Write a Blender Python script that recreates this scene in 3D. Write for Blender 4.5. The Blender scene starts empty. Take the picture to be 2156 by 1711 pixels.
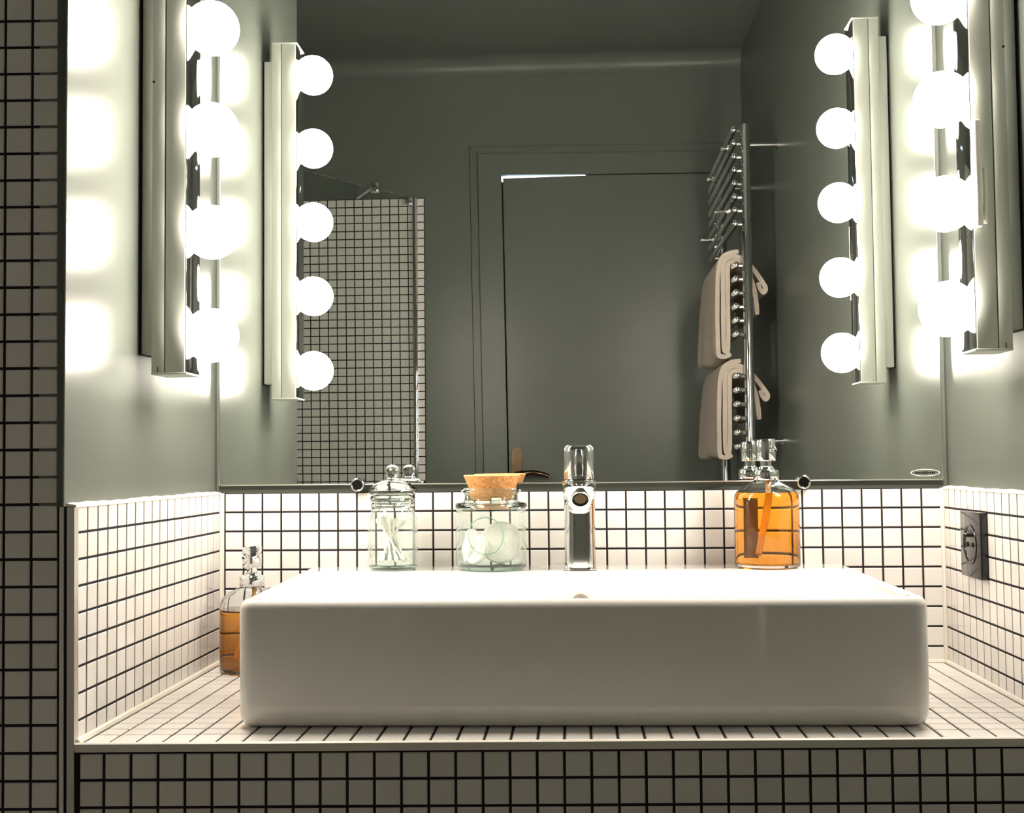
import bpy, bmesh, math, random
from mathutils import Vector, Matrix
random.seed(7)
S = bpy.context.scene
COL = S.collection
H = 0.85                      # counter height; everything below is written with the counter at z = 0

# ------------------------------------------------------------------ camera, world, exposure
FPX = 2530.54
CP = Vector((0.46811, -1.55962, 0.25678))
YAW, PIT, ROL = 0.053846, 0.0467, -0.009387
fw = Vector((-math.sin(YAW), math.cos(YAW), 0)); rt = Vector((math.cos(YAW), math.sin(YAW), 0)); up = Vector((0, 0, 1))
fw2 = fw*math.cos(PIT) + up*math.sin(PIT); up2 = up*math.cos(PIT) - fw*math.sin(PIT)
rt3 = rt*math.cos(ROL) + up2*math.sin(ROL); up3 = up2*math.cos(ROL) - rt*math.sin(ROL)
cam_d = bpy.data.cameras.new('camera'); cam_d.sensor_width = 36; cam_d.sensor_fit = 'HORIZONTAL'
cam_d.lens = FPX/2156*36; cam_d.clip_start = 0.01
cam = bpy.data.objects.new('camera', cam_d); COL.objects.link(cam)
cam.matrix_world = Matrix(((rt3.x, up3.x, -fw2.x, CP.x), (rt3.y, up3.y, -fw2.y, CP.y), (rt3.z, up3.z, -fw2.z, CP.z+H), (0, 0, 0, 1)))
S.camera = cam
w = bpy.data.worlds.new('world'); S.world = w; w.use_nodes = True
w.node_tree.nodes['Background'].inputs[0].default_value = (0, 0, 0, 1)
S.view_settings.view_transform = 'Standard'; S.view_settings.look = 'None'
S.view_settings.gamma = 1; S.view_settings.use_curve_mapping = False
S.view_settings.exposure = 1.0
BULB = 54.0                   # radiance of the globe bulbs
BULB_COL = (1.0, 0.905, 0.78)

# ------------------------------------------------------------------ dimensions
W = 0.93177                   # alcove width between tiled side walls
PX = 0.008                    # paint lies this much behind the tile face
DL, SF = 0.4587, 0.0409       # counter front: y = -DL + SF*x
ZT = 0.22                     # top of splashback tiles
YR = -1.804                   # rear wall
ZC = 1.405                    # ceiling
ZF = -H
XL = -0.75

def fy(x): return -DL + SF*x

# ------------------------------------------------------------------ materials
def mat(name, col, rough=.5, metal=0, noise=0, nscale=20, bump=0, bscale=60, trans=0, ior=1.45, coat=0, emit=None, estr=0, rand=0, spec=.5, rvar=0):
    m = bpy.data.materials.new(name); m.use_nodes = True
    nt = m.node_tree; b = nt.nodes['Principled BSDF']
    b.inputs['Base Color'].default_value = (*col, 1); b.inputs['Roughness'].default_value = rough
    b.inputs['Metallic'].default_value = metal; b.inputs['IOR'].default_value = ior
    b.inputs['Transmission Weight'].default_value = trans
    b.inputs['Coat Weight'].default_value = coat; b.inputs['Coat Roughness'].default_value = .05
    b.inputs['Specular IOR Level'].default_value = spec
    if emit:
        b.inputs['Emission Color'].default_value = (*emit, 1); b.inputs['Emission Strength'].default_value = estr
    tc = nt.nodes.new('ShaderNodeTexCoord')
    last = None
    if noise:
        n = nt.nodes.new('ShaderNodeTexNoise'); n.inputs['Scale'].default_value = nscale; n.inputs['Detail'].default_value = 6
        nt.links.new(tc.outputs['Object'], n.inputs['Vector'])
        mx = nt.nodes.new('ShaderNodeMix'); mx.data_type = 'RGBA'
        mx.inputs[6].default_value = (*[c*(1-noise) for c in col], 1); mx.inputs[7].default_value = (*[min(1, c*(1+noise)) for c in col], 1)
        nt.links.new(n.outputs['Fac'], mx.inputs[0]); last = mx.outputs[2]
    if rand:
        oi = nt.nodes.new('ShaderNodeObjectInfo')
        hv = nt.nodes.new('ShaderNodeHueSaturation')
        mr = nt.nodes.new('ShaderNodeMapRange'); mr.inputs[3].default_value = 1-rand; mr.inputs[4].default_value = 1+rand*.4
        nt.links.new(oi.outputs['Random'], mr.inputs[0]); nt.links.new(mr.outputs[0], hv.inputs['Value'])
        if last: nt.links.new(last, hv.inputs['Color'])
        else: hv.inputs['Color'].default_value = (*col, 1)
        last = hv.outputs[0]
    if last: nt.links.new(last, b.inputs['Base Color'])
    if rvar:
        n3 = nt.nodes.new('ShaderNodeTexNoise'); n3.inputs['Scale'].default_value = 9; n3.inputs['Detail'].default_value = 4
        nt.links.new(tc.outputs['Object'], n3.inputs['Vector'])
        m3 = nt.nodes.new('ShaderNodeMapRange'); m3.inputs[3].default_value = rough-rvar; m3.inputs[4].default_value = rough+rvar
        nt.links.new(n3.outputs['Fac'], m3.inputs[0]); nt.links.new(m3.outputs[0], b.inputs['Roughness'])
    if bump:
        n2 = nt.nodes.new('ShaderNodeTexNoise'); n2.inputs['Scale'].default_value = bscale; n2.inputs['Detail'].default_value = 3
        nt.links.new(tc.outputs['Object'], n2.inputs['Vector'])
        bp = nt.nodes.new('ShaderNodeBump'); bp.inputs['Strength'].default_value = bump; bp.inputs['Distance'].default_value = .002
        nt.links.new(n2.outputs['Fac'], bp.inputs['Height']); nt.links.new(bp.outputs[0], b.inputs['Normal'])
    return m

M = dict(
    paint=mat('sage_paint', (.124, .137, .119), .31, noise=.05, nscale=6, bump=.10, bscale=18, rvar=.02, spec=.28),
    tile=mat('white_tile', (.80, .765, .735), .16, rand=.06, noise=.02, nscale=30),
    grout=mat('dark_grout', (.012, .008, .010), .85),
    caulk=mat('cream_caulk', (.80, .76, .68), .4),
    ceramic=mat('white_ceramic', (.83, .81, .78), .06, coat=.4),
    chrome=mat('chrome', (.86, .87, .88), .05, metal=1),
    chrome_dark=mat('polished_steel', (.75, .76, .77), .10, metal=1),
    mirror=mat('mirror_silver', (.90, .92, .90), .0, metal=1),
    lampgrey=mat('lamp_grey_enamel', (.50, .52, .47), .30),
    black=mat('black_plastic', (.012, .012, .013), .18, coat=.3),
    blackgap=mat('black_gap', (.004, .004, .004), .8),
    white=mat('white_plastic', (.82, .80, .76), .35),
    bulb=mat('bulb_glow', (1, 1, 1), .3, emit=BULB_COL, estr=BULB),
    glass=mat('pale_green_glass', (.93, .985, .965), .0, trans=1, ior=1.45),
    glassg=mat('green_glass', (.62, .84, .76), .0, trans=1, ior=1.45),
    clear=mat('clear_glass', (.98, .99, .985), .0, trans=1, ior=1.45),
    soap=mat('amber_soap', (.98, .40, .035), .0, trans=1, ior=1.36),
    tube=mat('amber_tube', (.95, .62, .30), .35),
    label=mat('speckled_brown', (.24, .17, .12), .5, noise=.5, nscale=260),  # speckled brown for the strip inside one bottle
    cork=mat('cork', (.60, .28, .09), .8, noise=.65, nscale=230, bump=.5, bscale=250),
    corktop=mat('cork_top', (.74, .50, .22), .8, noise=.15, nscale=120, bump=.2, bscale=200),
    cotton=mat('white_cotton', (.86, .84, .78), .95, noise=.05, nscale=200, bump=.4, bscale=400),
    towel=mat('cream_towel', (.54, .465, .40), .95, noise=.10, nscale=260, bump=.8, bscale=600),
    bronze=mat('bronze_metal', (.085, .058, .036), .22, metal=1),
    hall=mat('hall_paint', (.80, .82, .85), .6),
    floor=mat('pale_floor_tile', (.62, .58, .53), .35, noise=.08, nscale=4),
    alu=mat('brushed_trim', (.62, .60, .57), .28, metal=1),
    clipface=mat('clip_face_reflection', (.10, .10, .105), .12, metal=1),  # chrome face, the dark room's reflection put into its colour
    dullsteel=mat('dull_steel', (.30, .265, .22), .35, metal=1),
    etched=mat('etched_mark', (.75, .76, .72), .7),
)

def thin_glass(name, col, k=.9, f0=.045, pw=5):
    m = bpy.data.materials.new(name); m.use_nodes = True; nt = m.node_tree; nt.nodes.remove(nt.nodes['Principled BSDF'])
    t = nt.nodes.new('ShaderNodeBsdfTransparent'); t.inputs[0].default_value = (*col, 1)
    g = nt.nodes.new('ShaderNodeBsdfGlossy'); g.inputs['Roughness'].default_value = .0; g.inputs[0].default_value = (.95, 1, .98, 1)
    f = nt.nodes.new('ShaderNodeLayerWeight'); f.inputs[0].default_value = .5
    p = nt.nodes.new('ShaderNodeMath'); p.operation = 'POWER'; p.inputs[1].default_value = pw
    q = nt.nodes.new('ShaderNodeMath'); q.operation = 'MULTIPLY_ADD'; q.inputs[1].default_value = k; q.inputs[2].default_value = f0
    nt.links.new(f.outputs['Facing'], p.inputs[0]); nt.links.new(p.outputs[0], q.inputs[0])
    x = nt.nodes.new('ShaderNodeMixShader'); nt.links.new(q.outputs[0], x.inputs[0]); nt.links.new(t.outputs[0], x.inputs[1]); nt.links.new(g.outputs[0], x.inputs[2])
    nt.links.new(x.outputs[0], nt.nodes['Material Output'].inputs[0]); return m
M['jarglass'] = thin_glass('jar_glass', (.968, .992, .984), 1.0, .045, 3)
M['screen'] = thin_glass('shower_glass', (.955, .975, .965))

# ------------------------------------------------------------------ mesh helpers
def box(bm, x0, x1, y0, y1, z0, z1, bev=0, seg=2):
    r = bmesh.ops.create_cube(bm, size=1)
    vs = r['verts']
    for v in vs:
        v.co = Vector(((x0+x1)/2 + v.co.x*(x1-x0), (y0+y1)/2 + v.co.y*(y1-y0), (z0+z1)/2 + v.co.z*(z1-z0)))
    if bev:
        es = set(e for v in vs for e in v.link_edges)
        bmesh.ops.bevel(bm, geom=list(es), offset=bev, segments=seg, profile=.5, affect='EDGES')
    return vs

def loops(bm, rings, cap0=True, cap1=True):
    vr = [[bm.verts.new(p) for p in r] for r in rings]
    n = len(vr[0])
    for a, b in zip(vr, vr[1:]):
        for i in range(n):
            bm.faces.new((a[i], a[(i+1) % n], b[(i+1) % n], b[i]))
    if cap0: bm.faces.new(list(reversed(vr[0])))
    if cap1: bm.faces.new(vr[-1])
    return vr

def lathe(bm, prof, c, n=48, cap=True):
    rings = []
    for r, z in prof:
        r = max(r, 1e-5)
        rings.append([(c[0]+r*math.cos(2*math.pi*i/n), c[1]+r*math.sin(2*math.pi*i/n), c[2]+z) for i in range(n)])
    loops(bm, rings, cap, cap)

def ball(bm, c, r, n=24):
    lathe(bm, [(r*math.sin(math.pi*k/n), -r*math.cos(math.pi*k/n)) for k in range(n+1)], c, n*2)

def frames(pts):
    pts = [Vector(p) for p in pts]; out = []
    u = None
    for i, p in enumerate(pts):
        t = (pts[min(i+1, len(pts)-1)] - pts[max(i-1, 0)]).normalized()
        if u is None:
            u = t.orthogonal().normalized()
        else:
            u = (u - t*u.dot(t)).normalized()
        out.append((p, u, t.cross(u)))
    return out

def tube(bm, pts, r, n=12, rs=None):
    fr = frames(pts)
    rings = []
    for i, (p, u, v) in enumerate(fr):
        rr = rs[i] if rs else r
        rings.append([p + u*rr*math.cos(2*math.pi*k/n) + v*rr*math.sin(2*math.pi*k/n) for k in range(n)])
    loops(bm, rings)

def rrect(cx, cy, hx, hy, r, z, n=6, rot=0, piv=(0, 0)):
    out = []
    for qx, qy, a0 in ((1, 1, 0), (-1, 1, 90), (-1, -1, 180), (1, -1, 270)):
        for k in range(n+1):
            a = math.radians(a0 + 90*k/n)
            x = cx + qx*(hx-r) + r*math.cos(a); y = cy + qy*(hy-r) + r*math.sin(a)
            if rot:
                dx, dy = x-piv[0], y-piv[1]
                x = piv[0] + dx*math.cos(rot) - dy*math.sin(rot); y = piv[1] + dx*math.sin(rot) + dy*math.cos(rot)
            out.append((x, y, z))
    return out

def smooth(me, ang=35):
    for p in me.polygons: p.use_smooth = True
    try: me.set_sharp_from_angle(angle=math.radians(ang))
    except Exception: pass

ORG = {}
def obj(name, bm, m, parent=None, origin=None, sm=True, ang=35):
    """one mesh object; the bmesh is in world coordinates (counter at z = 0)"""
    bmesh.ops.recalc_face_normals(bm, faces=bm.faces)
    if origin is None:
        if bm.verts:
            lo = [min(v.co[i] for v in bm.verts) for i in range(3)]; hi = [max(v.co[i] for v in bm.verts) for i in range(3)]
            origin = Vector(((lo[0]+hi[0])/2, (lo[1]+hi[1])/2, lo[2]))
        else: origin = Vector((0, 0, 0))
    origin = Vector(origin)
    for v in bm.verts: v.co -= origin
    me = bpy.data.meshes.new(name); bm.to_mesh(me); bm.free()
    if sm: smooth(me, ang)
    me.materials.append(M[m])
    o = bpy.data.objects.new(name, me); COL.objects.link(o)
    place(o, origin, parent)
    return o

def place(o, origin, parent):
    origin = Vector(origin)
    if parent is None: o.location = origin + Vector((0, 0, H))
    else:
        o.parent = parent; o.location = origin - ORG[parent]
    ORG[o] = origin

def thing(name, label, cat, loc, group=None):
    o = bpy.data.objects.new(name, None); COL.objects.link(o); o.empty_display_size = .03
    place(o, loc, None)
    tag(o, label, cat, group); return o

def tag(o, label, cat, group=None):
    o['label'] = label; o['category'] = cat
    if group: o['group'] = group
    return o

def struct(o, label=None, cat=None):
    o['kind'] = 'structure'
    if label: o['label'] = label
    if cat: o['category'] = cat
    return o

def B(*args, **k):
    bm = bmesh.new(); box(bm, *args, **k); return bm

# ------------------------------------------------------------------ tiles
def pxarea(p, w, h, nrm, mirrored):
    p = Vector(p); nrm = Vector(nrm)
    if mirrored: p.y = -p.y; nrm = Vector((nrm.x, -nrm.y, nrm.z))
    d = p - CP; z = d.dot(fw2)
    if z <= .05: return 0
    u = 1078+FPX*d.dot(rt3)/z; v = 855.5-FPX*d.dot(up3)/z
    a = w*h*abs(nrm.dot(d.normalized()))*FPX*FPX/(z*z)
    if not (-15 < u < 2171 and -15 < v < 1726): a *= 1e-3
    return a

TM = {}
def tile_pts(w, h, t, b):
    w2, h2 = w/2, h/2
    r0 = [(-w2, -h2, -.0015), (w2, -h2, -.0015), (w2, h2, -.0015), (-w2, h2, -.0015)]
    r1 = [(-w2, -h2, t-b), (w2, -h2, t-b), (w2, h2, t-b), (-w2, h2, t-b)]
    bx = min(b, w2*.4); by = min(b, h2*.4)
    r2 = [(-w2+bx, -h2+by, t), (w2-bx, -h2+by, t), (w2-bx, h2-by, t), (-w2+bx, h2-by, t)]
    f = [(8, 9, 10, 11)]
    for o in (0, 4):
        for i in range(4): f.append((o+i, o+(i+1) % 4, o+4+(i+1) % 4, o+4+i))
    return r0+r1+r2, f

def tiles(parent, cells, ax, ay, mirrored=False, t=.0012, b=.0009, limit=300, hidden=None):
    """cells: (centre, w, h); ax, ay span the wall face, ax x ay is its outward normal"""
    ax = Vector(ax).normalized(); ay = Vector(ay).normalized(); nz = ax.cross(ay)
    R = Matrix((ax, ay, nz)).transposed()
    cells = [c for c in cells if c[1] > .002 and c[2] > .002]
    sc = []
    for c in cells:
        a = pxarea(c[0], c[1], c[2], nz, mirrored)
        if hidden and hidden(c[0]): a *= 1e-4
        sc.append(a)
    order = sorted(range(len(cells)), key=lambda i: -sc[i])
    single = [i for i in order[:limit] if sc[i] > 1]
    sset = set(single)
    for i in sorted(single):
        c, tw, th = cells[i]
        key = (round(tw, 4), round(th, 4), t, b)
        if key not in TM:
            me = bpy.data.meshes.new('tile'); vs, fs = tile_pts(key[0], key[1], t, b); me.from_pydata(vs, [], fs); me.materials.append(M['tile']); TM[key] = me
        o = bpy.data.objects.new('tile', TM[key]); COL.objects.link(o)
        rx = random.uniform(-.004, .004); ry = random.uniform(-.004, .004)
        o.parent = parent; o.matrix_local = Matrix.Translation(Vector(c) - ORG[parent]) @ (R @ Matrix.Rotation(rx, 3, 'X') @ Matrix.Rotation(ry, 3, 'Y')).to_4x4()
    rest = [i for i in range(len(cells)) if i not in sset]
    if rest:
        V, F = [], []
        for i in rest:
            c, tw, th = cells[i]; vs, fs = tile_pts(tw, th, t, b); k = len(V)
            V += [tuple(R @ Vector(v) + Vector(c) - ORG[parent]) for v in vs]; F += [tuple(k+q for q in f) for f in fs]
        me = bpy.data.meshes.new('tile_field'); me.from_pydata(V, [], F); me.materials.append(M['tile'])
        o = bpy.data.objects.new('tile_field', me); COL.objects.link(o); o.parent = parent; o['kind'] = 'stuff'

def cuts(a, b, x0, pitch):
    """intervals between a and b, split at x0 + k*pitch"""
    k = math.ceil((a-x0)/pitch - 1e-6); e = [a]
    while x0+k*pitch < b-1e-6:
        if x0+k*pitch > a+1e-6: e.append(x0+k*pitch)
        k += 1
    e.append(b)
    return list(zip(e, e[1:]))
G = .0024
P = .025

# ================================================================== STRUCTURE
# back wall (carries the mirror and the splashback)
wb = struct(obj('wall_back', B(-.10, W+.10, PX, .10, ZF, ZC+.05), 'paint', origin=(W/2, PX, ZF)))
obj('grout_backing', B(-.05, W+.05, .0012, PX+.02, ZF, ZT-.0005), 'grout', wb)
cells = []
for x0, x1 in cuts(.0045, W-.0015, .02997, P):
    for z0, z1 in [(max(.001, ZT-(k+1)*P), ZT-k*P) for k in range(9)]:
        cells.append((((x0+x1)/2, .0012, (z0+z1)/2), x1-x0-G, z1-z0-G))
tiles(wb, cells, (1, 0, 0), (0, 0, 1), hidden=lambda c: c[2] < .11 and .17 < c[0] < .80)

# left wall of the alcove: paint above, splashback tiles below
bm = bmesh.new()
prof = [(-.12, .02), (-.12, -.4590), (-.0118, -.4590), (-.0116, -.4645), (-.0106, -.4660), (-PX-.0006, -.4660), (-PX, -.4652), (-PX, .02)]
loops(bm, [[(x, y, ZT) for x, y in prof], [(x, y, ZC+.05) for x, y in prof]])
wl = struct(obj('wall_left', bm, 'paint', origin=(-.05, -.23, ZT)))
obj('grout_backing', B(-.08, -.0006, -DL, .02, ZF, ZT-.0005), 'grout', wl)
YL = [-DL+.0002] + [-.45522+i*P for i in range(18)] + [-.0045]
cells = []
for y0, y1 in zip(YL, YL[1:]):
    for k in range(9):
        z0, z1 = max(.001, ZT-(k+1)*P), ZT-k*P
        cells.append(((-.0006, (y0+y1)/2, (z0+z1)/2), y1-y0-G*1.1, z1-z0-G))
tiles(wl, cells, (0, 1, 0), (0, 0, 1), t=.0006, b=.0005)

# right wall runs on into the room
wr = struct(obj('wall_right', B(W+PX, W+.14, YR-.02, .02, ZF, ZC+.05), 'paint', origin=(W+.07, -.9, ZF)))
obj('grout_backing', B(W+.0006, W+PX+.02, -.46, .02, ZF, ZT-.0005), 'grout', wr)
YRt = [-.46] + [-.0225-.0235*i for i in range(18, -1, -1)] + [-.0030]
cells = []
for y0, y1 in zip(YRt, YRt[1:]):
    for k in range(9):
        z0, z1 = max(.001, ZT-(k+1)*P), ZT-k*P
        if y0 > -.165 and y1 < -.09 and z0 > .118 and z1 < .197: continue
        cells.append(((W+.0006, (y0+y1)/2, (z0+z1)/2), y1-y0-G*1.1, z1-z0-G))
tiles(wr, cells, (0, -1, 0), (0, 0, 1), t=.0006, b=.0005)

# tiled partition face left of the alcove, facing the room (slightly out of plumb)
bm = bmesh.new()
def fx(z): return -.0065*(z-.33)
pf = [(XL, fy(XL)+.001), (-.0160, fy(0)+.0005), (-.0160, -.40), (XL, -.40)]
loops(bm, [[(x+fx(z), y, z) for x, y in pf] for z in (ZF, ZC+.05)])
wp = struct(obj('wall_partition', bm, 'grout', origin=(-.38, -.44, ZF)))
cells = []
GX = -.0168; PF = .0255
for c in range(28):
    for k in range(-32, 55):
        z = -.0076 + (k+.5)*PF; x = GX - (c+.5)*.0257 + fx(z)
        if ZF < z-.012 and z+.012 < ZC: cells.append(((x, fy(x)+.001, z), .0257-.0026, PF-.0026))
tiles(wp, cells, (1, SF, 0), (0, 0, 1), limit=140)
# edge trims at the corner
def vbar(name, x0, x1, y0, y1, z0, z1, m, label=None):
    bm = bmesh.new()
    loops(bm, [[(x0+fx(z), y0, z), (x1+fx(z), y0, z), (x1+fx(z), y1, z), (x0+fx(z), y1, z)] for z in (z0, z1)])
    return struct(obj(name, bm, m, sm=False))
vbar('trim_1', -.0152, -.0112, fy(0)-.0020, -.445, ZF, .2195, 'white')
vbar('trim_2', -.0076, -.0006, fy(0)-.0030, -.452, ZF, ZT-.001, 'alu')
bm = bmesh.new(); box(bm, -.0112, -.0070, fy(0)-.0005, -.45, ZF, ZT-.001); struct(obj('trim_3', bm, 'blackgap', sm=False))
# cream silicone joints
def caulk(i, a, b, r):
    bm = bmesh.new(); tube(bm, [a, b], r, 8); struct(obj('trim_%d' % i, bm, 'caulk'))
caulk(4, (.0005, -.0005, 0), (.0005, -.0005, ZT), .0042)
caulk(5, (W-.0005, -.0005, 0), (W-.0005, -.0005, ZT), .0036)
caulk(6, (.0005, -DL+.004, .0005), (.0005, 0, .0005), .0040)
caulk(7, (W-.0005, -DL+.04, .0005), (W-.0005, 0, .0005), .0036)
caulk(8, (0, -.0005, .0005), (W, -.0005, .0005), .0036)
bm = bmesh.new(); n = 40
rg = []
for i in range(n+1):
    y = -.4585+.458*i/n; q = .0004*math.sin(i*1.9)+.0005*math.sin(i*.43)
    rg.append([(-PX-.001, y, ZT-.001), (.0008, y, ZT-.0012), (.0002, y, ZT+.0012+q*.6), (-PX-.001, y, ZT+.0030+q)])
loops(bm, rg); struct(obj('trim_9', bm, 'caulk'))
bm = bmesh.new(); rg = []
for i in range(n+1):
    y = -.4575+.457*i/n; q = .0004*math.sin(i*1.3)+.0005*math.sin(i*.39)
    rg.append([(W+PX+.001, y, ZT-.001), (W-.0006, y, ZT-.0012), (W-.0002, y, ZT+.0010+q*.6), (W+PX+.001, y, ZT+.0026+q)])
loops(bm, rg); struct(obj('trim_10', bm, 'caulk'))

# ceiling with a coved junction to the rear wall
bm = bmesh.new()
R_ = .045
prof = [(.1, ZC), (YR+R_, ZC)] + [(YR+R_-R_*math.sin(a), ZC-R_+R_*math.cos(a)) for a in [math.pi/2*k/10 for k in range(1, 11)]] + [(YR-.03, ZC-R_), (YR-.03, ZC+.05), (.1, ZC+.05)]
loops(bm, [[(x, y, z) for y, z in prof] for x in (XL-.1, W+.12)])
struct(obj('ceiling', bm, 'paint', origin=(.1, -.9, ZC), ang=20))
struct(obj('floor', B(XL-.1, W+.14, YR-.9, .1, ZF-.04, ZF), 'floor', origin=(.1, -.9, ZF-.04)))
struct(obj('wall_room_left', B(XL-.08, XL, YR-.02, -.40, ZF, ZC+.05), 'tile'))

# rear wall with the door opening, tiled shower part on the left
DX0, DX1, DZ = .262, .872, 1.0685        # opening (at the top)
SH = .0125
def dsx(z): return (1.15-z)*SH           # the door set leans a little
bm = bmesh.new()
yb = YR-.12
def rearpoly(pts): loops(bm, [[(x, y, z) for x, z in pts] for y in (YR-.002, yb)])
rearpoly([(XL-.08, ZF), (DX0+dsx(ZF), ZF), (DX0+dsx(DZ), DZ), (DX0+dsx(DZ), ZC+.05), (XL-.08, ZC+.05)])
rearpoly([(DX0+dsx(DZ), DZ+.07), (DX1+dsx(DZ), DZ+.07), (DX1+dsx(DZ), ZC+.05), (DX0+dsx(DZ), ZC+.05)])
loops(bm, [[(x, y, z) for x, z in [(DX0+dsx(DZ), DZ), (DX1+dsx(DZ), DZ-.004), (DX1+dsx(DZ), DZ+.07), (DX0+dsx(DZ), DZ+.07)]] for y in (YR-.002, YR-.008)])
rearpoly([(DX1+dsx(ZF), ZF), (W+.14, ZF), (W+.14, ZC+.05), (DX1+dsx(DZ), ZC+.05), (DX1+dsx(DZ), DZ-.004)])
wre = struct(obj('wall_rear', bm, 'paint', origin=(.1, YR-.06, ZF), ang=20))
obj('grout_backing', B(XL, .0435, YR-.002, YR+.0005, ZF, 1.0095), 'grout', wre)
cells = []
EX = [-.2346+.0255*j for j in range(-19, 11)]+[.0430]
for k in range(80):
    z1 = 1.0092-k*.0229
    if z1-.0229 < ZF: break
    for x0, x1 in zip(EX, EX[1:]):
        sh = 0 if x1 > .04 else (1.0-z1)*.006
        cells.append((((x0+x1)/2+sh, YR+.0005, z1-.01145), x1-x0-.0028, .0229-.0028))
tiles(wre, cells, (-1, 0, 0), (0, 0, 1), mirrored=True, t=.001, b=.0006)

# door: frame, leaf, handle
def dpoly(pts, y0, y1, bm):
    loops(bm, [[(x+dsx(z), y, z) for x, z in pts] for y in (y0, y1)])
bm = bmesh.new()
L0, L1, R1, R0, T0, T1 = .175, .262, .872, .925, 1.150, 1.0685
U0, V0 = L0+.0210, T0-.0210
dpoly([(U0, ZF), (L1, ZF), (L1, T1), (U0, V0)], YR-.001, YR+.010, bm)
dpoly([(U0, V0), (L1, T1), (R1, T1-.006), (R0-.030, V0-.007)], YR-.001, YR+.010, bm)
dpoly([(R1, ZF), (R0-.025, ZF), (R0-.030, V0-.007), (R1, T1-.006)], YR-.001, YR+.010, bm)
door = struct(obj('door_1', bm, 'paint', origin=(.55, YR, ZF), ang=20), 'dark sage painted door and frame in the rear wall, seen in the mirror', 'door')
bm = bmesh.new()   # outer moulding band
q = .019
dpoly([(L0-.002, ZF), (L0+q, ZF), (L0+q, T0-q), (L0-.002, T0+.002)], YR-.001, YR+.006, bm)
dpoly([(L0-.002, T0+.002), (L0+q, T0-q), (R0-.03, T0-q-.007), (R0-.011, T0-.005)], YR-.001, YR+.006, bm)
bmesh.ops.bevel(bm, geom=list(bm.edges), offset=.0025, segments=2, affect='EDGES')
obj('door_moulding', bm, 'paint', door, ang=20)
bm = bmesh.new(); g = .0017   # open paint joints round the moulding
for o_, y_ in ((-.0040, -.0012), (q+.0002, .0012)):
    a_, t_ = L0+o_, T0-o_
    dpoly([(a_, ZF), (a_+g, ZF), (a_+g, t_-g), (a_, t_)], YR-.004, YR+y_, bm)
    dpoly([(a_, t_), (a_+g, t_-g), (R0-.035, t_-g-.007), (R0-.035, t_-.007)], YR-.004, YR+y_, bm)
obj('paint_joint', bm, 'blackgap', door, sm=False)
bm = bmesh.new()
dpoly([(L1+.0045, ZF+.008), (R1-.003, ZF+.008), (R1-.003, T1-.0075), (.50, T1-.0052), (L1+.0045, T1-.0088)], YR-.034, YR+.004, bm)
leaf = obj('door_leaf', bm, 'paint', door, ang=20)
bm = bmesh.new()   # stop bead closing the hinge-side gap
dpoly([(L1-.001, ZF), (L1+.02, ZF), (L1+.02, T1-.0095), (L1-.001, T1-.0095)], YR-.050, YR-.036, bm)
dpoly([(.50, T1-.014), (R1, T1-.016), (R1, T1+.07), (.50, T1+.07)], YR-.050, YR-.036, bm)
dpoly([(R1-.02, ZF), (R1+.001, ZF), (R1+.001, T1-.01), (R1-.02, T1-.01)], YR-.050, YR-.036, bm)
obj('door_stop', bm, 'paint', door, ang=20)
bm = bmesh.new()
hx, hz = .2995, .245
pl = [(hx+.0155*math.cos(a), hz+.038+.0155*math.sin(a)) for a in [math.pi*k/12 for k in range(13)]] + [(hx-.0155, hz-.15), (hx+.0155, hz-.15)]
loops(bm, [[(x, y, z) for x, z in pl] for y in (YR+.004, YR+.010)])
bmesh.ops.bevel(bm, geom=[e for e in bm.edges if abs(e.verts[0].co.y-(YR+.010)) < 1e-5 and abs(e.verts[1].co.y-(YR+.010)) < 1e-5], offset=.002, segments=2, affect='EDGES')
hp = obj('handle_plate', bm, 'bronze', door)
bm = bmesh.new()
tube(bm, [(hx, YR+.01, hz-.02), (hx, YR+.035, hz-.02), (hx+.004, YR+.045, hz-.0195), (hx+.018, YR+.05, hz-.018), (hx+.045, YR+.05, hz-.016), (hx+.070, YR+.048, hz-.020), (hx+.090, YR+.046, hz-.027)], .008, 12, [.009, .008, .008, .008, .0075, .007, .0055])
obj('lever', bm, 'bronze', door)
bm = bmesh.new(); lathe(bm, [(0, 0), (.003, 0), (.003, .0015), (0, .002)], (0, 0, 0), 12)
bmesh.ops.rotate(bm, verts=bm.verts, matrix=Matrix.Rotation(-math.pi/2, 3, 'X')); bmesh.ops.translate(bm, verts=bm.verts, vec=(hx, YR+.0095, hz+.036))
obj('screw', bm, 'bronze', door)
# lit hallway behind the door
struct(obj('wall_hall', B(-.3, 1.4, YR-.9, YR-.86, ZF, ZC+.05), 'hall'))
struct(obj('ceiling_hall', B(-.3, 1.4, YR-.9, YR-.12, ZC+.05, ZC+.08), 'hall'))
ld = bpy.data.lights.new('hall_daylight', 'AREA'); ld.energy = 60; ld.color = (.72, .88, 1.0); ld.size = .5
lo = bpy.data.objects.new('hall_daylight', ld); COL.objects.link(lo); lo.location = (.55, YR-.30, 0.6+H); lo.rotation_euler = (math.radians(180), 0, 0)

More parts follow.
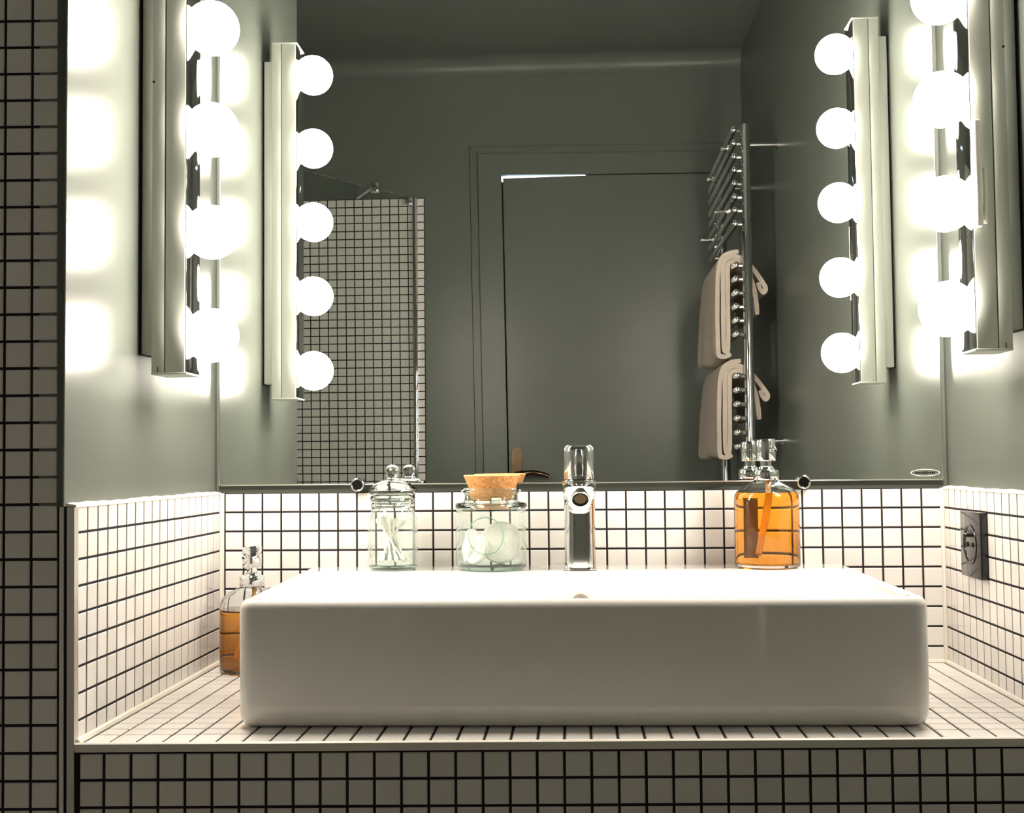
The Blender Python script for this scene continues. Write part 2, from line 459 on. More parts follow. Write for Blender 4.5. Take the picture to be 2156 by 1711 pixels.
# ================================================================== COUNTER
ct = thing('vanity_counter', 'white mosaic tiled counter with dark grout under the wide basin', 'counter', (W/2, -.23, ZF))
bm = bmesh.new()
cp = [(.0005, fy(0)+.0012), (W-.0005, fy(W)+.0012), (W-.0005, .0), (.0005, .0)]
loops(bm, [[(x, y, z) for x, y in cp] for z in (ZF+.002, -.0012)])
obj('core', bm, 'grout', ct, sm=False)
cells_t = []
for x0, x1 in cuts(.0045, W-.004, .02796, P):
    xm = (x0+x1)/2
    ys = [fy(xm)+.0072]+[fy(xm)+.0410+P*i for i in range(18)]
    ys = [v for v in ys if v < -.012]+[-.0040]
    for y0, y1 in zip(ys, ys[1:]):
        cells_t.append(((xm, (y0+y1)/2, -.0012), x1-x0-G, y1-y0-G))
tiles(ct, cells_t, (1, 0, 0), (0, 1, 0), limit=200, hidden=lambda c: .14 < c[0] < .79 and c[1] > -.375)
cells_f = []
for x0, x1 in cuts(.0045, W-.002, .02796, P):
    for k in range(33):
        z1 = -.0076-k*P
        if z1-P < ZF: break
        xm = (x0+x1)/2
        cells_f.append(((xm, fy(xm)+.0012, z1-P/2), x1-x0-G*1.1, P-G*1.1))
tiles(ct, cells_f, (1, SF, 0), (0, 0, 1), limit=150)
bm = bmesh.new()
pr = [(-.0016, -.0066), (-.0022, -.0030), (-.0018, .0006), (-.0002, .0016), (.0060, .0008), (.0062, -.0066)]
loops(bm, [[(x, fy(x)+dy, dz) for dy, dz in pr] for x in (.0003, W-.0003)])
obj('edge_trim', bm, 'caulk', ct)['label'] = 'cream edge strip along the counter front'

# ================================================================== BASIN
SZ = .127; SR = .018; PV = (.466, -.21)
def sr(cx, cy, hx, hy, r, z): return rrect(cx, cy, hx, hy, r, z, 6, SR, PV)
CX, CY, HX, HY = .466, -.2085, .3365, .1765
IX, IY0, IY1 = .3365-.013, CY-HY+.013, CY+HY-.118
ICY, IHY = (IY0+IY1)/2, (IY1-IY0)/2
sk = thing('washbasin', 'wide rectangular white ceramic basin on the tiled counter', 'basin', (CX, CY, 0))
bm = bmesh.new()
loops(bm, [sr(CX, CY, HX-.010, HY-.010, .012, .0002), sr(CX, CY, HX-.004, HY-.004, .014, .003), sr(CX, CY, HX-.0012, HY-.0012, .015, .010), sr(CX, CY, HX, HY, .016, .022),
           sr(CX, CY, HX, HY, .016, SZ-.0085), sr(CX, CY, HX-.0012, HY-.0012, .0155, SZ-.0045), sr(CX, CY, HX-.0035, HY-.0035, .014, SZ-.0014), sr(CX, CY, HX-.0065, HY-.0065, .012, SZ),
           sr(CX, ICY, IX+.003, IHY+.003, .030, SZ), sr(CX, ICY, IX+.001, IHY+.001, .030, SZ-.0012), sr(CX, ICY, IX-.001, IHY-.001, .030, SZ-.005),
           sr(CX, ICY, IX-.006, IHY-.006, .035, SZ-.05), sr(CX, ICY, IX-.012, IHY-.012, .04, SZ-.085), sr(CX, ICY, IX-.03, IHY-.03, .04, SZ-.097), sr(CX, ICY, .05, .03, .02, SZ-.1)])
for v in bm.verts:      # the rim drops a little towards the front
    if v.co.z > .10: v.co.z += (v.co.y+.032)*.009
obj('bowl', bm, 'ceramic', sk, ang=50)
bm = bmesh.new()
lathe(bm, [(0, 0), (.0065, 0), (.0075, .0015), (.0105, .002), (.0115, 0), (.0115, -.002), (0, -.002)], (0, 0, 0), 32)
bmesh.ops.rotate(bm, verts=bm.verts, matrix=Matrix.Rotation(math.radians(84), 3, 'X')); bmesh.ops.translate(bm, verts=bm.verts, vec=(.4700, IY1-.0068, .0925))
obj('overflow_ring', bm, 'dullsteel', sk)['label'] = 'small chrome overflow ring'
bm = bmesh.new(); lathe(bm, [(0, .001), (.028, .001), (.031, .003), (.030, .0055), (.022, .0075), (0, .008)], (CX, ICY, SZ-.1), 32)
obj('drain_cap', bm, 'chrome', sk)

# ================================================================== MIRROR
MX0, MX1, MZ0, MZ1 = -.0025, W+.0010, .2298, 1.22
mi = thing('wall_mirror', 'large wall mirror with a slim polished edge above the tiled splashback', 'mirror', (W/2, 0, MZ0))
obj('glass', B(MX0, MX1, 0, .0062, MZ0, MZ1), 'mirror', mi, sm=False)
bm = bmesh.new(); e = .0013
box(bm, MX0-.0002, MX1+.0002, -.0006, .0060, MZ0-.0003, MZ0+e, bev=.0005)
box(bm, MX0-.0002, MX0+e*.7, -.0006, .0060, MZ0+e, MZ1, bev=.0004)
box(bm, MX1-e*.7, MX1+.0002, -.0006, .0060, MZ0+e, MZ1, bev=.0004)
obj('polished_edge', bm, 'alu', mi)['label'] = 'thin bright polished rim of the mirror'
bm = bmesh.new()   # maker's oval, too small to read
lx, lz = .9104, .2392; N = 40
for i in range(N):
    a0, a1 = 2*math.pi*i/N, 2*math.pi*(i+1)/N
    v = [bm.verts.new((lx+s*.0185*math.cos(a), -.0002, lz+s2*.0046*math.sin(a))) for a, s, s2 in ((a0, 1, 1), (a1, 1, 1), (a1, .94, .82), (a0, .94, .82))]
    bm.faces.new(v)
obj('maker_oval', bm, 'etched', mi, sm=False)
bm = bmesh.new()
for i in range(11):
    x = lx-.0125+i*.0023; h = random.uniform(.0010, .0017)
    box(bm, x, x+.0017, -.0003, -.0001, lz-h, lz+h)
obj('maker_lettering', bm, 'black', mi, sm=False)
for cx, cz, lab in ((.1824, .2300, 'round chrome mirror clip left of the swab jar'), (.7558, .2288, 'round chrome mirror clip right of the amber bottle on the basin')):
    c = thing('mirror_clip', lab, 'clip', (cx, -.001, cz), 'mirror clips')
    for nm, pr, mm in (('clip_body', [(0, .0005), (.0078, .0005), (.0088, .002), (.0088, .0085), (.0086, .0094), (.0080, .0101), (.0073, .0103), (.0067, .0101), (.0063, .0094), (0, .0094)], 'chrome'), ('clip_face', [(0, .0094), (.0063, .0094), (.0062, .0097), (0, .0097)], 'clipface')):
        bm = bmesh.new(); lathe(bm, pr, (0, 0, 0), 32)
        bmesh.ops.rotate(bm, verts=bm.verts, matrix=Matrix.Rotation(math.pi/2, 3, 'X')); bmesh.ops.translate(bm, verts=bm.verts, vec=(cx, 0, cz))
        obj(nm, bm, mm, c)

# ================================================================== GLOBE LAMPS
def lamp(label, xw, s, zc, pitch, yc=-.258):
    t = thing('vanity_light', label, 'lamp', (xw, yc, zc-.273), 'globe bulb lamps beside the mirror')
    X = lambda d: xw+s*(d+.002)
    def bx(d0, d1, hy, z0, z1, bev=0):
        a, b = sorted((X(d0), X(d1))); return B(a, b, yc-hy, yc+hy, z0, z1, bev=bev)
    obj('contact_shadow', bx(-.0018, .0002, .0186, zc-.2512, zc+.2472), 'blackgap', t)  # black strip in place of the contact shadow behind the plate
    obj('back_plate', bx(.0002, .0140, .0180, zc-.2505, zc+.2465, .001), 'lampgrey', t)
    obj('rear_housing', bx(.0135, .0281, .0240, zc-.2720, zc+.2720, .0008), 'lampgrey', t)
    obj('seam', bx(.0279, .0289, .0234, zc-.2715, zc+.2715), 'blackgap', t)
    obj('front_housing', bx(.0287, .0503, .0240, zc-.2720, zc+.2720, .0008), 'lampgrey', t)
    obj('chrome_face', bx(.0500, .0518, .0232, zc-.2715, zc+.2715, .0004), 'chrome', t)
    for q in (-1, 1):
        z0, z1 = sorted((zc+q*.2718, zc+q*.2738))
        obj('end_cap', bx(.0135, .0528, .0246, z0, z1, .0004), 'lampgrey', t)
    obj('end_slot', B(*sorted((X(.0203), X(.0212))), yc-.0242, yc-.0235, zc-.2715, zc-.2655), 'blackgap', t, sm=False)
    for yy in (-1,):
        bm = bmesh.new(); lathe(bm, [(0, 0), (.0014, 0), (.0014, .0006), (0, .0006)], (0, 0, 0), 10)
        bmesh.ops.rotate(bm, verts=bm.verts, matrix=Matrix.Rotation(math.pi/2, 3, 'X')); bmesh.ops.translate(bm, verts=bm.verts, vec=(X(.0150), yc-.0238, zc+.048))
        obj('screw', bm, 'blackgap', t)
    for k in range(5):
        z = zc+(k-2)*pitch
        bm = bmesh.new(); lathe(bm, [(.0165, 0), (.0165, .004), (.0145, .006), (0, .006)], (0, 0, 0), 24)
        bmesh.ops.rotate(bm, verts=bm.verts, matrix=Matrix.Rotation(s*math.pi/2, 3, 'Y')); bmesh.ops.translate(bm, verts=bm.verts, vec=(X(.0516), yc, z))
        obj('lamp_holder', bm, 'chrome', t)
        bm = bmesh.new(); r = .0300
        pr = [(0, -.0165), (.0135, -.0165)]
        a0 = math.asin(.0140/r)
        pr = [(0, -.026), (.0132, -.026)] + [(r*math.sin(a), -r*math.cos(a)) for a in [a0+(math.pi-a0)*j/18 for j in range(19)]]
        lathe(bm, pr, (0, 0, 0), 28)
        bmesh.ops.rotate(bm, verts=bm.verts, matrix=Matrix.Rotation(s*math.pi/2, 3, 'Y')); bmesh.ops.translate(bm, verts=bm.verts, vec=(X(.0725), yc, z))
        obj('bulb', bm, 'bulb', t)
    return t
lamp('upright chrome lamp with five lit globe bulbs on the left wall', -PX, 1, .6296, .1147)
lamp('upright chrome lamp with five lit globe bulbs on the right wall above the socket', W+PX, -1, .6430, .1133)
for x, z0, z1, r, lab in ((.8905, .4985, .6119, .0040, 'longer white plastic tube on the side of the right lamp'), (.8985, .5025, .5613, .0024, 'shorter thin white plastic tube on the side of the right lamp')):
    bm = bmesh.new(); lathe(bm, [(0, 0), (r*.8, 0), (r, .001), (r, z1-z0-.001), (r*.8, z1-z0), (0, z1-z0)], (x, -.2822-r, z0), 20)
    tag(obj('plastic_tube', bm, 'white'), lab, 'tube', 'white tubes on the right lamp')

# ================================================================== SOCKET
so = thing('power_socket', 'black square wall socket on the tiled right wall', 'socket', (W, -.1285, .1185))
y0, y1, z0, z1 = -.164, -.093, .1185, .1950
obj('plate', B(W-.0085, W+.001, y0, y1, z0, z1, bev=.0014), 'black', so)
yc, zc = -.1285, .1568
def onx(bm, d):
    bmesh.ops.rotate(bm, verts=bm.verts, matrix=Matrix.Rotation(-math.pi/2, 3, 'Y')); bmesh.ops.translate(bm, verts=bm.verts, vec=(W-.0085+d, yc, zc))
bm = bmesh.new(); lathe(bm, [(.0225, -.001), (.0235, .0006), (.0225, .0012), (.0210, .0008), (.0200, -.0006), (0, -.0006)], (0, 0, 0), 48); onx(bm, 0)
obj('round_insert', bm, 'black', so)
for dy, dz in ((-.0095, 0), (.0095, 0)):
    bm = bmesh.new(); lathe(bm, [(0, .0002), (.0027, .0002), (.0027, .0010), (0, .0010)], (dy*0, 0, 0), 16); onx(bm, 0)
    bmesh.ops.translate(bm, verts=bm.verts, vec=(0, dy, dz)); obj('pin_hole', bm, 'blackgap', so)
bm = bmesh.new(); lathe(bm, [(0, -.0006), (.0024, -.0006), (.0024, .006), (.0015, .0075), (0, .008)], (0, 0, 0), 16); onx(bm, 0); bmesh.ops.translate(bm, verts=bm.verts, vec=(0, 0, .011)); obj('earth_pin', bm, 'black', so)

# ================================================================== TAP
FX, FY = .4700, -.090
tp = thing('basin_tap', 'chrome single-lever basin tap on the ledge of the basin', 'tap', (FX, FY, SZ))
bm = bmesh.new()
def fr(hx, hy, r, z, dy=0): return rrect(FX, FY+dy, hx, hy, r, z, 6)
loops(bm, [fr(.0206, .0212, .013, SZ+.0001), fr(.0206, .0212, .013, SZ+.0012), fr(.0196, .0202, .012, SZ+.0016), fr(.0194, .0201, .012, SZ+.004), fr(.0190, .0201, .0115, SZ+.03), fr(.0188, .0202, .0115, SZ+.06), fr(.0190, .0206, .012, .205), fr(.0204, .0215, .014, .220), fr(.0208, .0220, .016, .2320), fr(.0206, .0218, .016, .2342), fr(.0192, .0205, .016, .2350)])
obj('body', bm, 'chrome', tp, ang=30)
bm = bmesh.new()   # spout: section rings marching forward, the nose leaning back towards its lower edge
rings = []
for y, hw, zt, zb, r, lag in ((-.085, .0195, .2335, .192, .008, 0), (-.105, .0202, .2333, .194, .009, 0), (-.122, .0202, .2328, .196, .010, .006), (-.138, .0198, .2315, .198, .011, .014), (-.147, .0190, .2300, .2000, .011, .019), (-.150, .0175, .2285, .2020, .010, .021)):
    ring = []
    zc_, hz_ = (zt+zb)/2, (zt-zb)/2
    for qx, qz, a0 in ((1, 1, 0), (-1, 1, 90), (-1, -1, 180), (1, -1, 270)):
        for k in range(6):
            a = math.radians(a0+90*k/5); rr = min(r, hz_*.95)
            wq = hw if qz > 0 else hw*.70
            zz = zc_+qz*(hz_-rr)+rr*math.sin(a)
            ring.append((FX+qx*(wq-rr)+rr*math.cos(a), y+lag*(zt-zz)/(zt-zb), zz))
    rings.append(ring)
loops(bm, rings)
obj('spout', bm, 'chrome', tp, ang=40)
bm = bmesh.new(); lathe(bm, [(0, -.004), (.0112, -.004), (.0116, .0012), (.0110, .0024), (.0098, .0024), (.0094, -.0005), (0, -.0005)], (0, 0, 0), 36)
NR = Matrix.Rotation(math.radians(90+36), 3, 'X'); NP = Vector((FX+.001, -.1412, .2140))
def nose(bm): bmesh.ops.rotate(bm, verts=bm.verts, matrix=NR); bmesh.ops.translate(bm, verts=bm.verts, vec=NP)
nose(bm); ae = obj('aerator_ring', bm, 'chrome_dark', tp)
bm = bmesh.new(); lathe(bm, [(.0072, -.0004), (.0092, -.0004), (.0092, .0002), (.0072, .0002)], (0, 0, 0), 32, cap=False); nose(bm); obj('aerator_gap', bm, 'blackgap', ae)
bm = bmesh.new(); lathe(bm, [(0, -.0004), (.0070, -.0004), (.0070, .0010), (0, .0012)], (0, 0, 0), 28); nose(bm); obj('aerator_mesh', bm, 'bronze', ae)
bm = bmesh.new()
loops(bm, [fr(.0170, .0180, .0165, .2352), fr(.0186, .0195, .0175, .2362), fr(.0187, .0196, .0160, .2480), fr(.0184, .0194, .0150, .2580), fr(.0187, .0196, .0140, .2680), fr(.0180, .0190, .0130, .2745), fr(.0160, .0170, .0120, .2772), fr(.0120, .0130, .0100, .2765), fr(.0060, .0065, .0050, .2750)])
obj('handle', bm, 'chrome', tp, ang=50)
bm = bmesh.new(); loops(bm, [rrect(FX, FY-.0185, .0048, .003, .002, .240), rrect(FX, FY-.0198, .0055, .004, .003, .252), rrect(FX, FY-.0200, .0052, .004, .003, .264), rrect(FX, FY-.0185, .0040, .003, .002, .272)])
obj('lever', bm, 'chrome', tp, ang=60)

# ================================================================== GLASS JARS
JX, JY = .2385, -.074
j1 = thing('swab_jar', 'small clear glass jar of cotton swabs with a glass knob lid', 'jar', (JX, JY, SZ))
def wob(bm, c, amp):
    for v in bm.verts:
        a = math.atan2(v.co.y-c[1], v.co.x-c[0]); z = v.co.z
        k = 1+amp*(math.sin(3*a+z*90)+.7*math.sin(5*a-z*60+1))
        v.co.x = c[0]+(v.co.x-c[0])*k; v.co.y = c[1]+(v.co.y-c[1])*k
bm = bmesh.new()
out = [(0, .0), (.0270, .0), (.0300, .0012), (.0312, .004), (.0312, .030), (.0310, .055), (.0300, .064), (.0275, .0695), (.0262, .0722)]
inn = [(.0240, .0722), (.0262, .0670), (.0282, .060), (.0288, .050), (.0288, .008), (.0270, .0062), (0, .0058)]
lathe(bm, out+inn, (JX, JY, SZ), 56, cap=False); wob(bm, (JX, JY), .006)
obj('jar_body', bm, 'jarglass', j1)
bm = bmesh.new(); nk = [(.0262, .0724), (.0262, .0765), (.0274, .0785), (.0262, .0805), (.0262, .0830), (.0278, .0850), (.0278, .0885), (.0265, .0905), (.0245, .0905), (.0238, .086), (.0240, .0724), (.0262, .0724)]
lathe(bm, nk, (JX, JY, SZ), 56, cap=False); wob(bm, (JX, JY), .006); obj('jar_neck', bm, 'glass', j1)
bm = bmesh.new(); lathe(bm, [(0, .0006), (.0268, .0006), (.0296, .0018), (.0304, .0042), (.0285, .0056), (0, .0054)], (JX, JY, SZ), 48)
obj('jar_base', bm, 'glassg', j1)
bm = bmesh.new()
lathe(bm, [(0, .0780), (.0200, .0780), (.0222, .0790), (.0228, .0900), (.0232, .0918), (.0285, .0920), (.0302, .0938), (.0305, .0965), (.0295, .0990), (.0250, .1035), (.0170, .1080), (.0095, .1105), (.0062, .1125), (.0060, .1140)] + [(.0088*math.sin(a), .1205-.0088*math.cos(a)) for a in [.75+(math.pi-.75)*k/12 for k in range(13)]], (JX, JY, SZ), 48)
obj('lid', bm, 'glass', j1)
# swabs
def swab(p0, p1):
    p0, p1 = Vector(p0), Vector(p1); d = (p1-p0).normalized(); bm = bmesh.new()
    L = (p1-p0).length
    def at(q): return p0+d*q
    bud = [(0, .0006), (.0012, .0018), (.004, .0026), (.008, .0025), (.011, .0015), (.0118, .0011)]
    st = bud+[(L/2, .0011)]+[(L-a, b) for a, b in reversed(bud)]
    tube(bm, [at(a) for a, _ in st], .001, 8, [b for _, b in st])
    return bm
for i in range(13):
    a = 2*math.pi*i/13+.3; rb = .0165+.005*((i*7) % 3)/2; da = math.pi+random.uniform(-.7, .7)
    rtp = .012+.010*((i*5) % 4)/3
    p0 = (JX+rb*math.cos(a), JY+rb*math.sin(a), SZ+.0092)
    p1 = (JX+rtp*math.cos(a+da), JY+rtp*math.sin(a+da), SZ+.0655-.002*(i % 3))
    tag(obj('cotton_swab', swab(p0, p1), 'cotton'), 'white cotton swab standing in the small glass knob-lid jar', 'swab', 'cotton swabs in the glass jar')

KX, KY = .3612, -.076
j2 = thing('cotton_jar', 'wide clear glass jar of cotton pads with a cork stopper', 'jar', (KX, KY, SZ))
bm = bmesh.new()
out = [(0, .0), (.0395, .0), (.0425, .0015), (.0437, .005), (.0437, .068), (.0434, .0740)]
inn = [(.0402, .0740), (.0405, .0700), (.0405, .009), (.0385, .0070), (0, .0062)]
lathe(bm, out+inn, (KX, KY, SZ), 64, cap=False); wob(bm, (KX, KY), .003)
obj('jar_body', bm, 'jarglass', j2)
bm = bmesh.new(); nk = [(.0434, .0742), (.0442, .0765), (.0442, .0790), (.0425, .0805), (.0345, .0820), (.0330, .0840), (.0328, .0910), (.0340, .0930), (.0368, .0945), (.0374, .0970), (.0360, .0988), (.0318, .0988), (.0305, .0960), (.0302, .0830), (.0330, .0785), (.0395, .0760), (.0402, .0742), (.0434, .0742)]
lathe(bm, nk, (KX, KY, SZ), 64, cap=False); wob(bm, (KX, KY), .003); obj('jar_neck', bm, 'glass', j2)
bm = bmesh.new(); lathe(bm, [(0, .0), (.0405, .0), (.0420, .0014), (.0427, .0035), (.0400, .0052), (0, .0052)], (KX, KY, SZ+.0006), 56)
obj('jar_base', bm, 'glassg', j2)
bm = bmesh.new()   # stopper
lathe(bm, [(0, .088), (.0268, .088), (.0286, .0985), (.0345, .1125), (.0352, .1140)], (KX+.0015, KY, SZ), 48)
cs = obj('cork_stopper', bm, 'cork', j2)
bm = bmesh.new(); lathe(bm, [(.0352, .1138), (.0348, .1150), (0, .1152)], (KX+.0015, KY, SZ), 48)
obj('cork_top', bm, 'corktop', cs)
# embossed medallion on the front
def oncyl(u, v, R):  # u along the surface (m), v height
    a = -math.pi/2+u/R-.10
    return (KX+R*math.cos(a), KY+R*math.sin(a), SZ+v)
em = None
for rr, tr in ((.0222, .0010),):
    bm = bmesh.new(); pts = [oncyl(rr*math.cos(2*math.pi*i/48), .0425+rr*math.sin(2*math.pi*i/48), .0440) for i in range(49)]
    tube(bm, pts, tr, 8); em = obj('medallion_ring', bm, 'glassg', j2)
bm = bmesh.new()
for i in range(9):
    a = math.radians(118+i*9); c = Vector(oncyl(.0165*math.cos(a), .0425+.0165*math.sin(a), .0440))
    ball(bm, c, .0009, 5)
obj('medallion_relief', bm, 'glass', j2)
def pad(c, r, th, rx, ry, rz):
    bm = bmesh.new()
    lathe(bm, [(0, -th*.5), (r*.80, -th*.52), (r*.95, -th*.40), (r, 0), (r*.95, th*.40), (r*.80, th*.52), (0, th*.5)], (0, 0, 0), 40)
    for v in bm.verts: v.co.z += .0010*math.sin(v.co.x*210+c[0]*900)*math.cos(v.co.y*190)
    bmesh.ops.rotate(bm, verts=bm.verts, matrix=Matrix.Rotation(rz, 3, 'Z') @ Matrix.Rotation(ry, 3, 'Y') @ Matrix.Rotation(rx, 3, 'X'))
    bmesh.ops.translate(bm, verts=bm.verts, vec=c); return bm
D = math.radians
pads = [((KX+.012, KY-.010, SZ+.0318), .0256, .0068, D(74), 0, D(8)), ((KX+.012, KY-.001, SZ+.0318), .0256, .0068, D(74), 0, D(4)), ((KX+.012, KY+.008, SZ+.0318), .0256, .0068, D(74), 0, D(-3)),
        ((KX+.010, KY+.017, SZ+.0318), .0256, .0068, D(74), 0, D(-6)), ((KX-.0260, KY-.006, SZ+.0285), .0210, .0100, 0, D(98), D(18)), ((KX-.0165, KY-.022, SZ+.0240), .0180, .0068, D(70), 0, D(-42))]
labs = ['white round cotton pad leaning in the cork-topped jar'] * 4 + ['thick white cotton pad against the left side of the cork-topped jar', 'small white cotton pad low in the left front of the cork-topped jar']
for (a, lab) in zip(pads, labs): tag(obj('cotton_pad', pad(*a), 'cotton'), lab, 'cotton pad', 'cotton pads in the cork jar')

# ================================================================== SOAP BOTTLES
def bottle(label, x, y, z, level, rot, has_strip):
    t = thing('soap_dispenser', label, 'bottle', (x, y, z), 'amber soap bottles')
    c = (x, y, z)
    bm = bmesh.new()
    out = [(0, .0), (.0360, .0), (.0388, .0012), (.0396, .004), (.0396, .080), (.0388, .0865), (.0360, .0915), (.0300, .0965), (.0220, .1010), (.0160, .1038), (.0142, .1055), (.0140, .1090)]
    inn = [(.0120, .1090), (.0120, .1045), (.0200, .1000), (.0285, .0948), (.0345, .0900), (.0370, .0850), (.0378, .080), (.0378, .0060), (.0360, .0042), (0, .0036)]
    lathe(bm, out+inn, c, 64, cap=False); obj('bottle_body', bm, 'clear', t)
    bm = bmesh.new()   # the soap slightly overlaps the glass so that no air film shows
    pr = [(0, .0033), (.0362, .0038), (.0381, .0057), (.0381, min(level, .080))]
    if level > .081: pr += [(.0373, min(.085, level))]
    if level > .086: pr += [(.0350, level)]
    pr += [(0, level)]
    lathe(bm, pr, c, 64); obj('soap', bm, 'soap', t)
    bm = bmesh.new(); pts = [(x+.003, y, z+.108), (x+.002, y-.001, z+.085), (x-.002, y-.006, z+.060), (x-.008, y-.014, z+.035), (x-.0125, y-.020, z+.017)]
    tube(bm, pts, .0034, 12); obj('dip_tube', bm, 'tube', t)
    bm = bmesh.new(); lathe(bm, [(0, .1055), (.0152, .1055), (.0156, .1065), (.0156, .1165), (.0146, .1180), (.0105, .1190), (.0095, .1215), (.0070, .1228), (.0070, .1300), (0, .1300)], c, 40)
    obj('collar', bm, 'chrome', t)
    bm = bmesh.new(); lathe(bm, [(0, .1290), (.0116, .1290), (.0120, .1300), (.0120, .1530), (.0112, .1552), (0, .1560)], c, 40)
    for v in bm.verts:
        if v.co.z > z+.150: v.co.z += (v.co.x-x)*.10
    hd = obj('pump_head', bm, 'chrome', t, ang=40)
    d = Vector((math.cos(rot), math.sin(rot), 0)); q = Vector((x, y, z+.1455))
    bm = bmesh.new(); tube(bm, [q+d*.0090, q+d*.0145+Vector((0, 0, -.0004)), q+d*.0180+Vector((0, 0, -.0040))], .0026, 12)
    nz = obj('nozzle', bm, 'chrome', hd)
    bm = bmesh.new(); e = q+d*.0180+Vector((0, 0, -.0040)); dd = (d*.0035+Vector((0, 0, -.0036))).normalized()
    tube(bm, [e-dd*.001, e+dd*.0002], .0019, 10); obj('spout_hole', bm, 'blackgap', hd)
    if has_strip:
        bm = bmesh.new(); R = .0366
        A = [math.radians(90+13*i/14) for i in range(15)]
        ring = []
        for zz in (.012, .079):
            ring.append([(x+R*math.cos(a), y+R*math.sin(a), z+zz) for a in A]+[(x+(R-.0007)*math.cos(a), y+(R-.0007)*math.sin(a), z+zz) for a in reversed(A)])
        loops(bm, ring); obj('brown_strip', bm, 'label', t)  # narrow brown strip inside the back of the bottle
    return t
bottle('amber liquid soap bottle with chrome pump on the basin ledge', .6990, -.068, SZ, .0905, math.radians(-60), True)
bottle('amber liquid soap bottle standing on the counter behind the basin', .0585, -.062, 0, .0780, math.radians(-112), False)

# ================================================================== SHOWER SCREEN (in the mirror)
sc = thing('shower_screen', 'clear glass shower screen in a chrome profile before the tiled wall', 'screen', (.022, YR+.02, ZF))
obj('wall_profile', B(.0120, .0250, YR+.0019, YR+.024, ZF, 1.0065, bev=.0015), 'chrome', sc)
d = Vector((-.177, .26, 0)).normalized(); nn = Vector((-d.y, d.x, 0))*.003; a = Vector((.0185, YR+.020, 0)); b = a+d*.52
bm = bmesh.new(); pts = [a+nn, b+nn, b-nn, a-nn]
loops(bm, [[(p.x, p.y, z) for p in pts] for z in (ZF+.004, 1.0045)]); obj('glass_panel', bm, 'screen', sc, sm=False)
bm = bmesh.new(); e = a+d*.16; tube(bm, [(-.150, YR+.002, 1.013), (e.x, e.y, 1.013)], .0045, 12); obj('stabiliser_bar', bm, 'chrome', sc)
bm = bmesh.new(); box(bm, e.x-.011, e.x+.011, e.y-.011, e.y+.011, .994, 1.020, bev=.002); obj('glass_clamp', bm, 'chrome', sc)
bm = bmesh.new(); box(bm, -.008, .012, YR+.004, YR+.030, .985, 1.008, bev=.002); obj('hinge', bm, 'chrome', sc)

# ================================================================== TOWEL RADIATOR (in the mirror)
RX, RB = .8625, .8350
ra = thing('towel_radiator', 'tall chrome ladder towel radiator on the right wall by the door', 'radiator', (RX, -1.43, -.45))
PN, PFAR = -1.205, -1.665
for yy in (PN, PFAR):
    bm = bmesh.new(); lathe(bm, [(0, -.45), (.009, -.45), (.0118, -.447), (.0118, 1.026), (.010, 1.031), (0, 1.033)], (RX, yy, 0), 24)
    obj('upright', bm, 'chrome', ra)
zs = [1.0156-.0310*i for i in range(8)]+[.7032-.0316*i for i in range(6)]+[.4498-.0323*i for i in range(6)]+[.17-.032*i for i in range(6)]
for z in zs:
    bm = bmesh.new(); y0, y1 = PN+.020, PFAR-.020
    tube(bm, [(RB, y0+.0035, z), (RB, y0+.002, z), (RB, y0-.002, z), (RB, y1+.002, z), (RB, y1-.0035, z)], .0075, 14, [.003, .0062, .0075, .0075, .003])
    for yy in (PN, PFAR): tube(bm, [(RB+.004, yy, z), (RX-.006, yy, z)], .0055, 10)
    obj('bar', bm, 'chrome', ra)
for z in (.984, .30, -.38):
    for yy in (PN-.006, PFAR+.01):
        bm = bmesh.new(); tube(bm, [(RX, yy, z), (W+PX-.004, yy, z), (W+PX-.004, yy, z), (W+PX-.0003, yy, z)], .006, 14, [.006, .006, .012, .012]); obj('wall_bracket', bm, 'chrome', ra)
for y, z, hl in ((-1.25, .838, 1), (-1.568, .830, 1), (-1.2365, .984, .35), (-1.545, .9845, .35)):
    bm = bmesh.new(); tube(bm, [(RB-.004, y, z), (RB-.010, y, z), (RB-.0101, y, z), (RB-.010-.024*hl, y, z), (RB-.0101-.024*hl, y, z), (RB-.015-.024*hl, y, z), (RB-.017-.024*hl, y, z)], .004, 14, [.0085, .0085, .0038, .0038, .0075, .0075, .005]); obj('hook_peg', bm, 'chrome', ra)

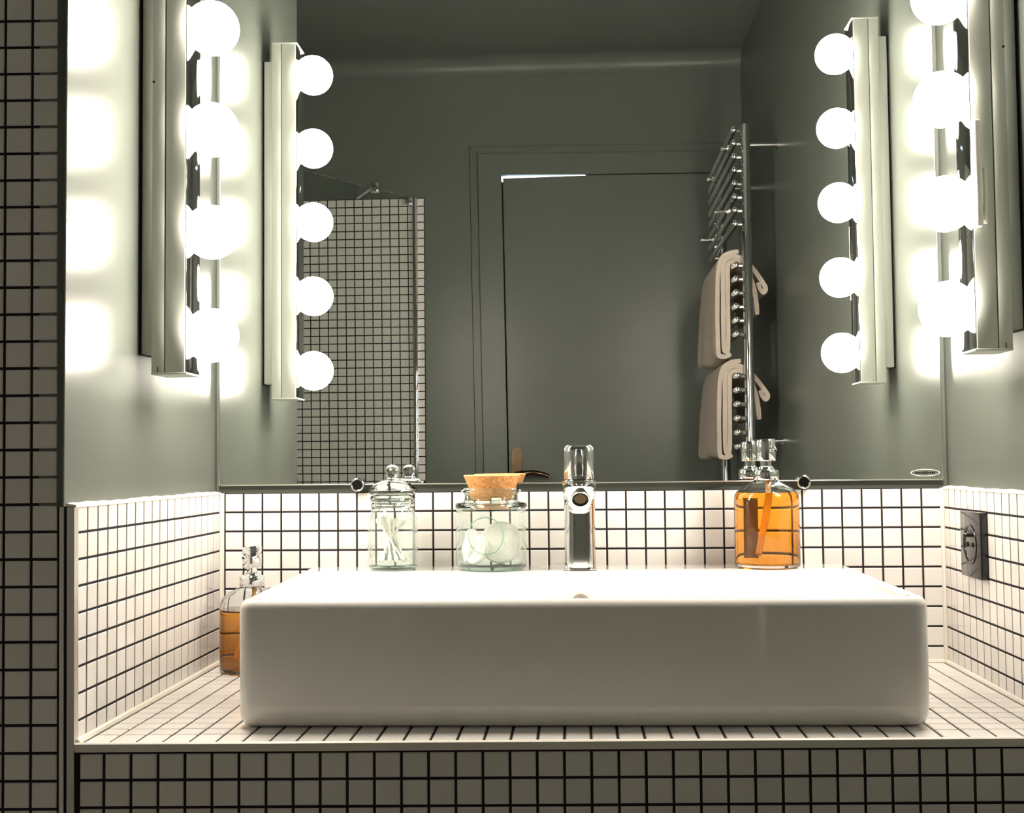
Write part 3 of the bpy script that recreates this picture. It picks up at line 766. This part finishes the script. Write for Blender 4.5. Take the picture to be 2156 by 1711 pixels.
def towel(label, zb, zlo, y0, y1, ph):
    bx = RB
    k = (zb-zlo)/.20
    Z = lambda q: zb+q*k if q < 0 else zb+q
    t = .0102
    path = [(bx+.052, Z(-.112)), (bx+.047, Z(-.060)), (bx+.038, Z(-.025)), (bx+.022, Z(.004)), (bx+.006, Z(.0145)), (bx-.008, Z(.0115)), (bx-.0140, Z(0)), (bx-.0145, Z(-.06)), (bx-.0150, Z(-.13)), (bx-.0150, Z(-.188)), (bx-.0190, Z(-.1975)), (bx-.0245, Z(-.190)), (bx-.0255, Z(-.13)), (bx-.0255, Z(-.05)), (bx-.0240, Z(.006)), (bx-.0130, Z(.0215)), (bx+.004, Z(.0255)), (bx+.026, Z(.016)), (bx+.046, Z(-.006)), (bx+.064, Z(-.034)), (bx+.072, Z(-.050)), (bx+.068, Z(-.060)), (bx+.060, Z(-.052)), (bx+.055, Z(-.036))]
    path2 = [(bx+.012, Z(.0365)), (bx-.010, Z(.0335)), (bx-.0285, Z(.020)), (bx-.0365, Z(-.015)), (bx-.0385, Z(-.07)), (bx-.0390, Z(-.14)), (bx-.0375, Z(-.200)), (bx-.0310, Z(-.2085)), (bx-.0200, Z(-.2090)), (bx-.0090, Z(-.203))]
    def cr(P):  # Catmull-Rom
        o = []
        for i in range(len(P)-1):
            p0, p1, p2, p3 = P[max(i-1, 0)], P[i], P[i+1], P[min(i+2, len(P)-1)]
            for j in range(4):
                s = j/4
                o.append(tuple(.5*((2*p1[q])+(-p0[q]+p2[q])*s+(2*p0[q]-5*p1[q]+4*p2[q]-p3[q])*s*s+(-p0[q]+3*p1[q]-3*p2[q]+p3[q])*s**3) for q in (0, 1)))
        o.append(P[-1]); return o
    bm = bmesh.new()
    for P_ in (path, path2):
        C_ = cr(P_); n = len(C_); A, Bq = [], []
        for i in range(n):
            a, b = C_[max(i-1, 0)], C_[min(i+1, n-1)]; dx, dz = b[0]-a[0], b[1]-a[1]; l = math.hypot(dx, dz) or 1
            nx, nz_ = -dz/l, dx/l; tt = t/2*(1 if 0 < i < n-1 else .75)
            A.append((C_[i][0]+nx*tt, C_[i][1]+nz_*tt)); Bq.append((C_[i][0]-nx*tt, C_[i][1]-nz_*tt))
        poly = A+list(reversed(Bq)); NS = 14; rings = []
        for s in range(NS+1):
            y = y0+(y1-y0)*s/NS
            sh = .003*math.sin(s*.9+ph); fl = .004*math.sin(s*.55+ph*2)
            rg = []
            for i, (x, z) in enumerate(poly):
                q = max(0, (zb-z)/.2)
                yy = y+.0025*math.sin(z*60+x*150+ph)*(1 if s in (0, NS) else 0)
                rg.append((x-(sh+.012*s/NS)*q*(1 if x < bx else 0), yy, z+fl*q))
            rings.append(rg)
        loops(bm, rings)
    return tag(obj('hand_towel', bm, 'towel', ang=70), label, 'towel', 'folded towels on the radiator')
towel('cream folded towel on the upper gap of the chrome radiator', .7032, .503, -1.228, -1.535, .4)
towel('cream folded towel on the lower gap of the chrome radiator', .4498, .276, -1.226, -1.560, 2.1)
